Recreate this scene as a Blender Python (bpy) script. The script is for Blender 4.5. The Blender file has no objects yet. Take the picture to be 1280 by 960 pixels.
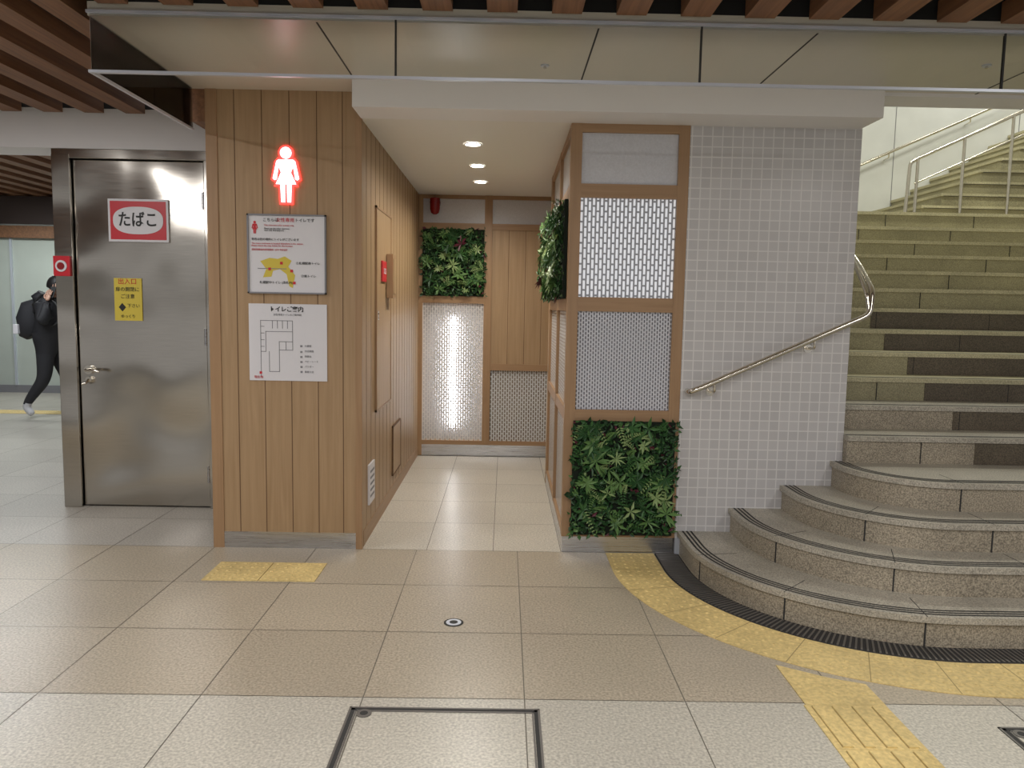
import bpy, math, random
import bmesh
from mathutils import Vector, Matrix
random.seed(7)
sc=bpy.context.scene
sc.view_settings.view_transform='Standard'
sc.view_settings.look='None'
sc.view_settings.exposure=0.0

# ------------------------------------------------------------------ materials
def newmat(name):
    m=bpy.data.materials.new(name); m.use_nodes=True
    return m,m.node_tree.nodes,m.node_tree.links,m.node_tree.nodes['Principled BSDF']
def plain(name,col,rough=.5,metal=0,emis=0,ecol=None,spec=.5,noise=0,nscale=30,bump=0):
    m,n,l,b=newmat(name)
    b.inputs['Base Color'].default_value=(*col,1); b.inputs['Roughness'].default_value=rough
    b.inputs['Metallic'].default_value=metal; b.inputs['Specular IOR Level'].default_value=spec
    if emis:
        b.inputs['Emission Color'].default_value=(*(ecol or col),1); b.inputs['Emission Strength'].default_value=emis
    if noise or bump:
        tc=n.new('ShaderNodeTexCoord'); nz=n.new('ShaderNodeTexNoise'); nz.inputs['Scale'].default_value=nscale; nz.inputs['Detail'].default_value=6
        l.new(tc.outputs['Object'],nz.inputs['Vector'])
        if noise:
            r=n.new('ShaderNodeValToRGB'); r.color_ramp.elements[0].position=.3; r.color_ramp.elements[1].position=.7
            r.color_ramp.elements[0].color=(*[c*(1-noise) for c in col],1); r.color_ramp.elements[1].color=(*[min(1,c*(1+noise)) for c in col],1)
            l.new(nz.outputs['Fac'],r.inputs['Fac']); l.new(r.outputs['Color'],b.inputs['Base Color'])
        if bump:
            bp=n.new('ShaderNodeBump'); bp.inputs['Strength'].default_value=bump; bp.inputs['Distance'].default_value=.01
            l.new(nz.outputs['Fac'],bp.inputs['Height']); l.new(bp.outputs['Normal'],b.inputs['Normal'])
    return m
def wood(name,c1,c2,axis='z',rough=.45):
    m,n,l,b=newmat(name); b.inputs['Roughness'].default_value=rough
    tc=n.new('ShaderNodeTexCoord'); mp=n.new('ShaderNodeMapping')
    s=[28,28,28]; s['xyz'.index(axis)]=1.2; mp.inputs['Scale'].default_value=s
    nz=n.new('ShaderNodeTexNoise'); nz.inputs['Scale'].default_value=1.6; nz.inputs['Detail'].default_value=8; nz.inputs['Distortion'].default_value=.6
    r=n.new('ShaderNodeValToRGB'); r.color_ramp.elements[0].position=.3; r.color_ramp.elements[1].position=.75
    r.color_ramp.elements[0].color=(*c1,1); r.color_ramp.elements[1].color=(*c2,1)
    l.new(tc.outputs['Object'],mp.inputs['Vector']); l.new(mp.outputs['Vector'],nz.inputs['Vector']); l.new(nz.outputs['Fac'],r.inputs['Fac']); l.new(r.outputs['Color'],b.inputs['Base Color'])
    return m
def swz(n,l,order):
    tc=n.new('ShaderNodeTexCoord'); sp=n.new('ShaderNodeSeparateXYZ'); cb=n.new('ShaderNodeCombineXYZ')
    l.new(tc.outputs['Object'],sp.inputs[0])
    for i,a in enumerate(order): l.new(sp.outputs['XYZ'.index(a)],cb.inputs[i])
    return cb.outputs[0]
def brick(n,l,vec,w,h,mort,off,c1,c2,cm,smooth=.1):
    t=n.new('ShaderNodeTexBrick'); t.offset=off; t.squash=1
    t.inputs['Scale'].default_value=1; t.inputs['Brick Width'].default_value=w; t.inputs['Row Height'].default_value=h
    t.inputs['Mortar Size'].default_value=mort; t.inputs['Mortar Smooth'].default_value=smooth
    t.inputs['Color1'].default_value=(*c1,1); t.inputs['Color2'].default_value=(*c2,1); t.inputs['Mortar'].default_value=(*cm,1)
    l.new(vec,t.inputs['Vector']); return t
def tilemat(name,order):
    m,n,l,b=newmat(name)
    t=brick(n,l,swz(n,l,order),.06,.06,.0035,0,(.50,.49,.50),(.55,.54,.55),(.69,.68,.68))
    l.new(t.outputs['Color'],b.inputs['Base Color']); b.inputs['Roughness'].default_value=.3
    bp=n.new('ShaderNodeBump'); bp.inputs['Strength'].default_value=.2; bp.inputs['Distance'].default_value=.002; bp.invert=True
    l.new(t.outputs['Fac'],bp.inputs['Height']); l.new(bp.outputs['Normal'],b.inputs['Normal'])
    return m
def perf(name,order,w,h,mort,col=(.62,.63,.66),off=.5):
    m,n,l,b=newmat(name)
    t=brick(n,l,swz(n,l,order),w,h,mort,off,(0,0,0),(0,0,0),(1,1,1),.05)
    b.inputs['Base Color'].default_value=(*col,1); b.inputs['Roughness'].default_value=.4
    tr=n.new('ShaderNodeBsdfTransparent'); mx=n.new('ShaderNodeMixShader'); out=n['Material Output']
    l.new(t.outputs['Fac'],mx.inputs[0]); l.new(tr.outputs[0],mx.inputs[1]); l.new(b.outputs[0],mx.inputs[2]); l.new(mx.outputs[0],out.inputs['Surface'])
    return m
def granite(name,c,var=.35,rough=.45,scale=140):
    m,n,l,b=newmat(name); b.inputs['Roughness'].default_value=rough
    tc=n.new('ShaderNodeTexCoord'); nz=n.new('ShaderNodeTexNoise'); nz.inputs['Scale'].default_value=scale; nz.inputs['Detail'].default_value=3
    n2=n.new('ShaderNodeTexNoise'); n2.inputs['Scale'].default_value=3; n2.inputs['Detail'].default_value=3
    l.new(tc.outputs['Object'],nz.inputs['Vector']); l.new(tc.outputs['Object'],n2.inputs['Vector'])
    r=n.new('ShaderNodeValToRGB'); r.color_ramp.elements[0].position=.35; r.color_ramp.elements[1].position=.65
    r.color_ramp.elements[0].color=(*[x*(1-var) for x in c],1); r.color_ramp.elements[1].color=(*[x*(1+var) for x in c],1)
    l.new(nz.outputs['Fac'],r.inputs['Fac'])
    mx=n.new('ShaderNodeMix'); mx.data_type='RGBA'; mx.blend_type='MULTIPLY'; mx.inputs[0].default_value=.5
    l.new(r.outputs['Color'],mx.inputs[6]); l.new(n2.outputs['Fac'],mx.inputs[7])
    mu=n.new('ShaderNodeMix'); mu.data_type='RGBA'; mu.blend_type='MULTIPLY'; mu.inputs[0].default_value=1; mu.inputs[7].default_value=(1.33,1.33,1.33,1)
    l.new(mx.outputs[2],mu.inputs[6]); l.new(mu.outputs[2],b.inputs['Base Color'])
    return m

W_CLAD=wood('oak_cladding',(.335,.215,.112),(.42,.28,.155))
W_FRAME=wood('oak_frame',(.31,.185,.095),(.38,.235,.125))
W_FRAMEX=wood('oak_frame_horizontal',(.31,.185,.095),(.38,.235,.125),'x')
W_FRAMEY=wood('oak_frame_depth',(.31,.185,.095),(.38,.235,.125),'y')
W_SLAT=wood('slat_wood',(.17,.08,.04),(.30,.145,.07),'y',.55)
GROOVE=plain('groove_dark',(.13,.07,.035),.8)
WHITE=plain('white_paint',(.80,.79,.80),.5)
CEILW=plain('ceiling_white',(.80,.78,.74),.5)
CEILP=plain('ceiling_panel_cream',(.66,.62,.53),.30,spec=.6)
BLACKV=plain('ceiling_void_black',(.012,.012,.013),.9)
TILE=tilemat('mosaic_tile','XZY')
TILES=tilemat('mosaic_tile_side','YZX')
DARK=plain('dark_gap',(.03,.03,.03),.7)
BLACK=plain('black_print',(.015,.015,.015),.6)
RED=plain('red_print',(.55,.018,.03),.4)
REDL=plain('red_lamp',(.25,.01,.012),.25)
YEL=plain('yellow_print',(.62,.49,.06),.5)
PAPER=plain('paper_white',(.68,.67,.70),.35)
GREYP=plain('grey_print',(.22,.22,.24),.6)
def steel(name,col,rough,sx,dark=.75,bump=.06):
    m,n,l,b=newmat(name); b.inputs['Metallic'].default_value=1; b.inputs['Base Color'].default_value=(*col,1)
    tc=n.new('ShaderNodeTexCoord'); mp=n.new('ShaderNodeMapping'); mp.inputs['Scale'].default_value=sx
    nz=n.new('ShaderNodeTexNoise'); nz.inputs['Scale'].default_value=1; nz.inputs['Detail'].default_value=2
    r=n.new('ShaderNodeMapRange'); r.inputs[3].default_value=rough-.06; r.inputs[4].default_value=rough+.06
    l.new(tc.outputs['Object'],mp.inputs[0]); l.new(mp.outputs[0],nz.inputs['Vector']); l.new(nz.outputs['Fac'],r.inputs[0]); l.new(r.outputs[0],b.inputs['Roughness'])
    cr=n.new('ShaderNodeValToRGB'); cr.color_ramp.elements[0].position=.3; cr.color_ramp.elements[1].position=.7
    cr.color_ramp.elements[0].color=(*[c*dark for c in col],1); cr.color_ramp.elements[1].color=(*col,1)
    l.new(nz.outputs['Fac'],cr.inputs[0]); l.new(cr.outputs[0],b.inputs['Base Color'])
    n3=n.new('ShaderNodeTexNoise'); n3.inputs['Scale'].default_value=1.3; n3.inputs['Detail'].default_value=1; l.new(tc.outputs['Object'],n3.inputs['Vector'])
    bp=n.new('ShaderNodeBump'); bp.inputs['Strength'].default_value=bump; bp.inputs['Distance'].default_value=.2
    l.new(n3.outputs['Fac'],bp.inputs['Height']); l.new(bp.outputs['Normal'],b.inputs['Normal'])
    return m
STEEL=steel('brushed_stainless',(.52,.49,.44),.20,(6,6,420),.86,.6)
STEELB=steel('stainless_skirting',(.66,.66,.68),.28,(3,3,200))
CHROME=plain('polished_rail',(.70,.66,.58),.18,1)
TRIMM=plain('satin_trim',(.62,.66,.74),.35,.35)
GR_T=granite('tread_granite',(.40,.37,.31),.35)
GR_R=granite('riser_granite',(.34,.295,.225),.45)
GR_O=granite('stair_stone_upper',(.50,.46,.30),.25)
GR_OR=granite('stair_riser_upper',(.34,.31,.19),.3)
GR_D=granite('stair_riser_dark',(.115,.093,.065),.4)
STRIP=plain('antislip_strip',(.03,.028,.028),.8)
TACT=granite('tactile_yellow',(.68,.52,.22),.14,.6,60)
TACTJ=plain('tactile_joint',(.36,.27,.12),.8)
LED=plain('led_tube',(1,1,1),.5,emis=12,ecol=(1,.99,1))
LBOX=plain('lightbox_backing',(.8,.8,.82),.5,emis=.42,ecol=(.95,.97,1))
LBOX2=plain('screen_backing_grey',(.22,.22,.25),.7)
BACKW=plain('backing_white',(.45,.45,.47),.6)
BACKT=plain('backing_tan',(.27,.22,.17),.7)
FROST=plain('frosted_panel',(.58,.59,.64),.25,noise=.06,nscale=90)
P1=perf('perforated_slots','ZXY',.062,.024,.0055,(.36,.38,.43))
P2=perf('perforated_fine','ZXY',.026,.0160,.0048,(.58,.59,.65))
P3=perf('perforated_lattice','ZXY',.046,.024,.0060,(.66,.65,.64))
P3Y=perf('perforated_lattice_side','ZYX',.046,.024,.0060,(.66,.65,.64))
PICW=plain('pictogram_white',(1,1,1),.4,emis=2.6,ecol=(1,.93,.95))
PICR=plain('pictogram_red',(.9,.02,.03),.4,emis=3.2,ecol=(1,.04,.03))
DL=plain('downlight_lens',(1,1,1),.4,emis=22,ecol=(1,.95,.85))
GREENS=[plain('leaf_%d'%i,c,.45) for i,c in enumerate([(.012,.045,.014),(.02,.075,.02),(.05,.14,.04),(.12,.23,.07),(.26,.36,.15),(.11,.018,.035)])]
SOIL=plain('planting_backing',(.008,.014,.007),.95)

# ------------------------------------------------------------------ mesh builder
ROOT=sc.collection
class B:
    def __init__(s,name,parent=None): s.name=name; s.v=[]; s.f=[]; s.m=[]; s.mats=[]; s.parent=parent; s.sm=[]
    def mi(s,m):
        if m not in s.mats: s.mats.append(m)
        return s.mats.index(m)
    def add(s,vs,fs,m,smooth=False):
        o=len(s.v); s.v+= [tuple(x) for x in vs]; k=s.mi(m)
        for f in fs: s.f.append([o+i for i in f]); s.m.append(k); s.sm.append(smooth)
        return s
    def hexa(s,p,m): return s.add(p,[(0,3,2,1),(4,5,6,7),(0,1,5,4),(1,2,6,5),(2,3,7,6),(3,0,4,7)],m)
    def box(s,x0,x1,y0,y1,z0,z1,m):
        return s.hexa([(x0,y0,z0),(x1,y0,z0),(x1,y1,z0),(x0,y1,z0),(x0,y0,z1),(x1,y0,z1),(x1,y1,z1),(x0,y1,z1)],m)
    def obox(s,c,a,b_,h,m):
        c,a,b_,h=map(Vector,(c,a,b_,h)); return s.hexa([c-a-b_-h,c+a-b_-h,c+a+b_-h,c-a+b_-h,c-a-b_+h,c+a-b_+h,c+a+b_+h,c-a+b_+h],m)
    def prism(s,poly,z0,z1,m,mtop=None):
        n=len(poly)
        s.add([(x,y,z0) for x,y in poly]+[(x,y,z1) for x,y in poly],[tuple(range(n-1,-1,-1))]+[(i,(i+1)%n,n+(i+1)%n,n+i) for i in range(n)],m)
        s.add([(x,y,z1) for x,y in poly],[tuple(range(n))],mtop or m); return s
    def prismY(s,poly,y0,y1,m):
        n=len(poly)
        return s.add([(x,y0,z) for x,z in poly]+[(x,y1,z) for x,z in poly],[tuple(range(n)),tuple(range(2*n-1,n-1,-1))]+[(i,n+i,n+(i+1)%n,(i+1)%n) for i in range(n)],m)
    def tube(s,pts,r,m,n=14,rs=None):
        pts=[Vector(p) for p in pts]; N=len(pts); rings=[]
        t0=(pts[1]-pts[0]).normalized(); up=Vector((0,0,1)) if abs(t0.z)<.9 else Vector((1,0,0))
        a=t0.cross(up).normalized()
        for i,p in enumerate(pts):
            t=((pts[min(i+1,N-1)]-p).normalized()+(p-pts[max(i-1,0)]).normalized()).normalized()
            a=(a-t*a.dot(t)).normalized(); b2=t.cross(a); rr=rs[i] if rs else r
            rings.append([p+(a*math.cos(2*math.pi*k/n)+b2*math.sin(2*math.pi*k/n))*rr for k in range(n)])
        vs=[q for R in rings for q in R]; fs=[]
        for i in range(N-1):
            for k in range(n): fs.append((i*n+k,i*n+(k+1)%n,(i+1)*n+(k+1)%n,(i+1)*n+k))
        s.add(vs,fs,m,True); s.add(rings[0],[tuple(range(n-1,-1,-1))],m); s.add(rings[-1],[tuple(range(n))],m); return s
    def cyl(s,p0,p1,r,m,n=20,r1=None): return s.tube([p0,p1],r,m,n,[r,r if r1 is None else r1])
    def done(s,bevel=0):
        me=bpy.data.meshes.new(s.name); me.from_pydata(s.v,[],s.f)
        for m in s.mats: me.materials.append(m)
        for i,p in enumerate(me.polygons): p.material_index=s.m[i]; p.use_smooth=s.sm[i]
        me.update(); o=bpy.data.objects.new(s.name,me); ROOT.objects.link(o)
        if s.parent: o.parent=s.parent
        if bevel:
            bv=o.modifiers.new('bevel','BEVEL'); bv.width=bevel; bv.segments=2; bv.limit_method='ANGLE'
        return o
def empty(name):
    e=bpy.data.objects.new(name,None); ROOT.objects.link(e); e.empty_display_size=.1; return e
def txt(name,body,size,loc,mat,parent,rot=(90,0,0),align='CENTER',sx=1,bold=0):
    cu=bpy.data.curves.new(name,'FONT'); cu.body=body; cu.size=size; cu.align_x=align; cu.align_y='CENTER'; cu.offset=bold; cu.extrude=.0006
    cu.materials.append(mat); o=bpy.data.objects.new(name,cu); ROOT.objects.link(o); o.location=loc; o.rotation_euler=[math.radians(a) for a in rot]; o.scale=(sx,1,1)
    o.parent=parent; return o
def smoothpath(pts,r=.04,n=5):
    pts=[Vector(p) for p in pts]; out=[pts[0]]
    for i in range(1,len(pts)-1):
        a,b_,c=pts[i-1],pts[i],pts[i+1]; d1=(a-b_); d2=(c-b_); k=min(r,d1.length/2,d2.length/2)
        p=b_+d1.normalized()*k; q=b_+d2.normalized()*k
        for j in range(n+1):
            t=j/n; out.append(p*(1-t)**2+b_*2*t*(1-t)+q*t*t)
    out.append(pts[-1]); return out

YF=4.62; XL=-.86; XR=.37; XW=2.08; YB=7.65; ZC=2.73; ZS=2.58
# ------------------------------------------------------------------ floor (individual stone slabs with joints)
fl=B('floor'); 
m,n,l,b=newmat('floor_stone'); FLM=m
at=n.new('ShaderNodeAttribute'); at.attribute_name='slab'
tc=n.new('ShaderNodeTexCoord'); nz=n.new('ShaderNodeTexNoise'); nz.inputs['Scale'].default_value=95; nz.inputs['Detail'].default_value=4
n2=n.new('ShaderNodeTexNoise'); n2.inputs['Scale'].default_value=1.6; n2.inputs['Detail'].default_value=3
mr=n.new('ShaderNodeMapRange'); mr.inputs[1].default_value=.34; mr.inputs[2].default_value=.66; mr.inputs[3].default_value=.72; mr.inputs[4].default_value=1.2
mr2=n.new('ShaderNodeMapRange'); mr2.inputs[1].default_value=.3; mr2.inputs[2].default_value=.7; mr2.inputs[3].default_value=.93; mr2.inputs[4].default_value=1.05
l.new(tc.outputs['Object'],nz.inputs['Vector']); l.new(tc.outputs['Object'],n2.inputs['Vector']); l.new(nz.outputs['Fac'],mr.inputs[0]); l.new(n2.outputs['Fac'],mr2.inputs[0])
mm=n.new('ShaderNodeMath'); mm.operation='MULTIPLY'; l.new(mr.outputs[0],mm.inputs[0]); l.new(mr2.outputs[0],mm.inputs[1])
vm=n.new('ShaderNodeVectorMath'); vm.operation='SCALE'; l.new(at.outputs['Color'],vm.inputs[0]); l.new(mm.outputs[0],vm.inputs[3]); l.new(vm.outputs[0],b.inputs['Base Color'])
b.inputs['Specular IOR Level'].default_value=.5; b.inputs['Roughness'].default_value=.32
JOINT=plain('floor_joint',(.24,.22,.185),.8)
fl.box(-14,9,-7,13,-.2,-.003,JOINT); fcol=[(.3,.3,.3)]*6
def slab(x0,x1,y0,y1,c,g=.0022):
    fl.add([(x0+g,y0+g,0),(x1-g,y0+g,0),(x1-g,y1-g,0),(x0+g,y1-g,0)],[(0,1,2,3)],FLM); k=random.uniform(.95,1.05)
    fcol.append(tuple(x*k for x in c))
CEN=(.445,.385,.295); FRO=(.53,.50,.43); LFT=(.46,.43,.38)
for i in range(-22,15):
    x0=.10+.62*i; x1=x0+.62
    for j in range(-16,17):
        y0=2.82+.6*j; y1=y0+.6
        if y0>4.5 and x0>-1.77 : continue
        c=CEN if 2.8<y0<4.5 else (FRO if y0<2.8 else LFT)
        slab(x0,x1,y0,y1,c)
xs=[-1.77,-1.26,-.86,-.46,-.05,.37,.77,1.17,1.57,2.0]
for a in range(len(xs)-1):
    y=4.62
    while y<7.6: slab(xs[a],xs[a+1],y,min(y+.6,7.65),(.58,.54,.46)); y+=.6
floor=fl.done()
ca=floor.data.color_attributes.new('slab','FLOAT_COLOR','CORNER')
for p in floor.data.polygons:
    c=fcol[p.index]
    for li in p.loop_indices: ca.data[li].color=(*c,1)

# ------------------------------------------------------------------ wood clad block (wall left of entrance)
w=B('wall_entrance_left')
w.box(-1.76,XL,YF,YF+.12,.10,ZC,W_CLAD); w.box(-1.76,XL,YF+.012,YF+.12,0,.10,DARK)
w.box(-1.76,-1.66,YF+.12,5.48,0,ZC,W_CLAD)
w.box(XL-.10,XL,YF+.12,YB-.001,.0,ZC-.1,W_CLAD)
w.box(-1.766,-1.70,YF-.006,YF,0,ZC,W_FRAME); w.box(XL-.035,XL+.004,YF-.006,YF+.03,0,ZS,W_FRAME)
for x in (-1.60,-1.44,-1.28,-1.12,-.97): w.box(x-.0022,x+.0022,YF-.0012,YF,.10,ZC,GROOVE)
for y in [4.62+.165*i for i in range(1,19)]: w.box(XL,XL+.0012,y-.0022,y+.0022,.10,ZS,GROOVE)
w.done()
bb=B('baseboard_entrance'); bb.box(-1.70,XL-.035,YF-.004,YF+.012,0,.10,STEELB); bb.done()
bb=B('baseboard_corridor'); bb.box(XL,XL+.004,YF+.05,YB-.02,0,.10,W_FRAMEY); bb.done()
w=B('service_door_panel'); 
w.box(XL,XL+.010,5.11,5.73,.80,2.13,W_CLAD)
for a in ((5.095,5.11,.785,2.145),(5.73,5.745,.785,2.145)): w.box(XL,XL+.014,*a,W_FRAME)
w.box(XL,XL+.014,5.095,5.745,.785,.80,W_FRAME); w.box(XL,XL+.014,5.095,5.745,2.13,2.145,W_FRAME); w.box(XL+.01,XL+.013,5.16,5.19,1.40,1.46,STEELB)
w.done()
w=B('access_hatch_panel'); w.box(XL,XL+.010,5.88,6.29,.19,.56,W_CLAD)
for a in ((5.87,6.30,.18,.19),(5.87,6.30,.56,.57),(5.87,5.88,.18,.57),(6.29,6.30,.18,.57)): w.box(XL,XL+.013,*a,GROOVE)
w.done()
w=B('wall_outlet_plate'); w.box(XL,XL+.012,4.83,5.03,.22,.48,PAPER)
for z in (.27,.31,.35,.39,.43): w.box(XL+.012,XL+.014,4.86,5.0,z-.008,z+.008,GREYP)
w.done(.002)
w=B('wooden_notice_box'); w.box(XL+.0145,XL+.06,5.50,5.66,1.55,1.86,W_FRAME); w.box(XL+.06,XL+.064,5.52,5.64,1.58,1.83,W_CLAD); w.done(.003)
e=empty('red_wall_sign'); w=B('plate',e); w.box(XL+.0105,XL+.022,5.28,5.46,1.66,1.80,RED); w.done(.002)
txt('lettering','SOS',.055,(XL+.024,5.37,1.73),PAPER,e,(90,0,90))

# ------------------------------------------------------------------ planted panels
def panel_green(name,o,a,wd,ht,nrm,dens=1.0,big=1.0):
    b_=B(name); o=Vector(o); a=Vector(a); u=Vector((0,0,1)); nn=Vector(nrm)
    c=o+a*wd/2+u*ht/2
    b_.obox(c+nn*.01,a*wd/2,nn*.01,u*ht/2,SOIL)
    def leaf(p,d,nr,L,Wd,m,fold=.25):
        d=d.normalized(); s_=d.cross(nr).normalized(); nr=s_.cross(d)
        mid=p+d*L*.5+nr*(-fold*Wd)
        b_.add([p,p+d*L*.45+s_*Wd/2+nr*.002,mid,p+d*L*.45-s_*Wd/2+nr*.002,p+d*L-nr*L*.15],[(0,2,1),(0,3,2),(1,2,4),(2,3,4)],m)
    N=int(3600*wd*ht*dens)
    for i in range(N):
        p=o+a*random.uniform(-.01,wd+.01)+u*random.uniform(.01,ht)+nn*random.uniform(.015,.055)
        th=random.uniform(0,6.28); d=a*math.cos(th)+u*math.sin(th)+nn*random.uniform(.1,.8)
        L=random.uniform(.018,.05)
        s1=math.sin(p.dot(a)*19+p.z*7)+math.sin(p.z*23+p.dot(a)*5)
        wts=[5,5,2,.6,.05,.25] if s1<0 else [3,5,4,1.5,.3,.4]
        leaf(p,d,(nn+Vector([random.uniform(-.5,.5) for _ in range(3)])).normalized(),L,L*random.uniform(.3,.7),random.choices(GREENS,wts)[0])
    R=int(66*wd*ht*dens/.45*.6*big)
    for i in range(R):
        p=o+a*random.uniform(.03,wd-.03)+u*random.uniform(.05,ht-.03)+nn*random.uniform(.05,.095)
        k=random.choice((5,6,7,9,10)); g=random.choices([GREENS[2],GREENS[3],GREENS[4],GREENS[5],GREENS[1]],[3,3.5,2.0,.8,1.4])[0]; t0=random.uniform(0,6); LL=random.uniform(.045,.095); wf=random.uniform(.18,.36)
        tilt=(nn+a*random.uniform(-.6,.6)+u*random.uniform(-.1,.7)).normalized(); aa=tilt.cross(u).normalized(); uu=aa.cross(tilt)
        for j in range(k):
            th=t0+j*2*math.pi/k*random.uniform(.85,1); d=aa*math.cos(th)+uu*math.sin(th)+tilt*random.uniform(.1,.45)
            leaf(p,d,tilt,LL*random.uniform(.7,1.15),LL*wf,g)
    for i in range(int(48*wd*ht*dens/.45)):
        p=o+a*random.uniform(.04,wd-.04)+u*random.uniform(.08,ht-.02)+nn*.05
        th=random.uniform(0,6.28); d=(a*math.cos(th)+u*math.sin(th)*.7+nn*.4).normalized(); g=random.choice(GREENS[1:5]); L=random.uniform(.08,.15)
        sd=d.cross(nn).normalized()
        for j in range(8):
            q=p+d*L*j/8-u*.03*(j/8)**2
            for sg in (-1,1): leaf(q,sd*sg+d*.6,nn,.032*(1-j/10),.010,g)
    return b_.done()

# ------------------------------------------------------------------ back wall of corridor
w=B('wall_corridor_end')
yb=YB
w.box(XL,-.18,yb+.08,yb+.2,0,ZC-.1,BACKW); w.box(-.18,2.0,yb+.08,yb+.2,0,ZC-.1,BACKT)
def fx(x0,x1,z0,z1,m,d=0.0): w.box(x0,x1,yb-d,yb+.08,z0,z1,m)
fx(XL,-.82,.0,ZS,W_FRAME,.01); fx(-.215,-.14,.13,ZS,W_FRAME,.02); fx(.45,.52,.13,ZS,W_FRAME,.02); 
fx(-.82,2.0,2.545,ZS,W_FRAMEX,.01); fx(-.82,2.0,2.25,2.31,W_FRAMEX,.012)
fx(-.82,-.215,1.53,1.60,W_FRAMEX,.012); fx(-.14,2.0,.87,.935,W_FRAMEX,.012); fx(-.82,2.0,.115,.155,W_FRAMEX,.012)
w.box(-.14,2.0,yb+.0,yb+.08,.935,2.25,W_CLAD)
for i in range(1,13): w.box(-.14+.165*i-.0022,-.14+.165*i+.0022,yb-.0012,yb,.935,2.25,GROOVE)
w.done()
bb=B('baseboard_corridor_end'); bb.box(XL+.02,2.0,yb-.006,yb+.08,0,.115,STEELB); bb.done()
w=B('frosted_transom_panel'); w.box(-.82,-.215,yb+.02,yb+.03,2.31,2.545,FROST); w.box(-.14,.45,yb+.02,yb+.03,2.31,2.545,FROST); w.box(.52,1.9,yb+.02,yb+.03,2.31,2.545,FROST); w.done()
e=empty('backlit_perforated_screen'); w=B('perforated_sheet',e); w.add([(-.82,yb+.01,.155),(-.215,yb+.01,.155),(-.215,yb+.01,1.53),(-.82,yb+.01,1.53)],[(0,1,2,3)],P3); w.done()
w=B('led_tube',e); w.tube([(-.515,yb+.045,.28),(-.515,yb+.045,.34),(-.515,yb+.045,1.34),(-.515,yb+.045,1.40)],.03,LED,14,[.012,.034,.034,.012]); w.done()
w=B('perforated_screen_lattice'); w.add([(-.14,yb+.01,.155),(1.9,yb+.01,.155),(1.9,yb+.01,.87),(-.14,yb+.01,.87)],[(0,1,2,3)],P3); w.done()
panel_green('green_wall_panel',(-.82,yb,1.60),(1,0,0),.605,.65,(0,-1,0),1)
w=B('emergency_lamp'); w.cyl((-.70,yb+.02,2.50),(-.70,yb-.05,2.50),.05,REDL); w.tube([(-.70,yb-.05,2.54),(-.70,yb-.05,2.44),(-.70,yb-.05,2.40),(-.70,yb-.05,2.385)],.05,REDL,20,[.048,.048,.038,.015]); w.done()

# ------------------------------------------------------------------ timber screen partition right of the entrance
PT=empty('timber_screen_partition')
w=B('timber_frame',PT)
x0,x1=XR,1.07
w.box(x0,.435,YF,YF+.08,0.10,ZS,W_FRAME); w.box(1.005,x1-.001,YF,YF+.08,.10,ZS,W_FRAME)
for a in ((2.53,ZS),(2.155,2.235),(1.485,1.57),(.815,.89),(.10,.125)): w.box(.435,1.005,YF+.002,YF+.08,*a,W_FRAMEX)
w.box(x0+.1,x1-.001,YF+.085,YF+.10,0,ZS,BACKW)
for a in ((6.42,6.50),(5.48,5.54)): w.box(x0,x0+.08,*a,.10,ZS,W_FRAME)
for a in ((2.53,ZS),(2.155,2.235),(1.485,1.57),(.815,.89),(.10,.125)): w.box(x0+.002,x0+.08,YF+.08,6.42,*a,W_FRAMEY)
w.box(x0+.085,x0+.10,YF+.08,6.5,0,ZS,BACKT); w.box(x0,1.95,6.5,6.56,0,ZS,W_CLAD)
w.done()
w=B('stainless_skirting',PT); w.box(x0+.004,x1-.01,YF+.004,YF+.08,0,.10,STEELB); w.box(x0+.004,x0+.08,YF+.08,6.5,0,.10,STEELB); w.done()
w=B('frosted_panels',PT); w.box(.435,1.005,YF+.02,YF+.03,2.235,2.53,FROST); w.box(x0+.02,x0+.03,YF+.08,6.42,2.235,2.53,FROST); w.done()
w=B('slotted_sheet',PT); w.add([(.435,YF+.02,1.57),(1.005,YF+.02,1.57),(1.005,YF+.02,2.155),(.435,YF+.02,2.155)],[(0,1,2,3)],P1); w.done()
w=B('light_backing',PT); w.box(.435,1.005,YF+.035,YF+.04,1.57,2.155,LBOX); w.done()
w=B('fine_sheet',PT); w.add([(.435,YF+.02,.89),(1.005,YF+.02,.89),(1.005,YF+.02,1.485),(.435,YF+.02,1.485)],[(0,1,2,3)],P2); w.done()
w=B('backing',PT); w.box(.435,1.005,YF+.035,YF+.04,.89,1.485,LBOX2); w.done()
w=B('side_sheet',PT); 
for z0,z1 in ((.125,.815),(.89,1.485)): w.add([(x0+.02,YF+.08,z0),(x0+.02,6.42,z0),(x0+.02,6.42,z1),(x0+.02,YF+.08,z1)],[(0,1,2,3)],P3Y)
w.done()
panel_green('green_wall_panel',(.425,YF+.0,.118),(1,0,0),.62,.705,(0,-1,0),1.15)
panel_green('green_wall_panel',(XR+.0,4.74,1.56),(0,1,0),.74,.60,(-1,0,0),1,1.2)
panel_green('green_wall_panel',(XR+.0,5.55,1.56),(0,1,0),.86,.60,(-1,0,0),1,1.2)

# ------------------------------------------------------------------ mosaic tile wall
w=B('wall_mosaic_tile'); w.box(x1,XW,YF,YF+.12,0,ZS,TILE); w.box(XW-.12,XW,YF+.12,9.99,0,5.4,TILES); w.box(XW-.12,XW+.0,YF+.002,YF+.12,ZS+.001,5.4,TILE); w.done()
bb=B('baseboard_mosaic'); bb.box(x1,x1+.06,YF-.012,YF,0,.10,TRIMM); bb.done()

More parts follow.
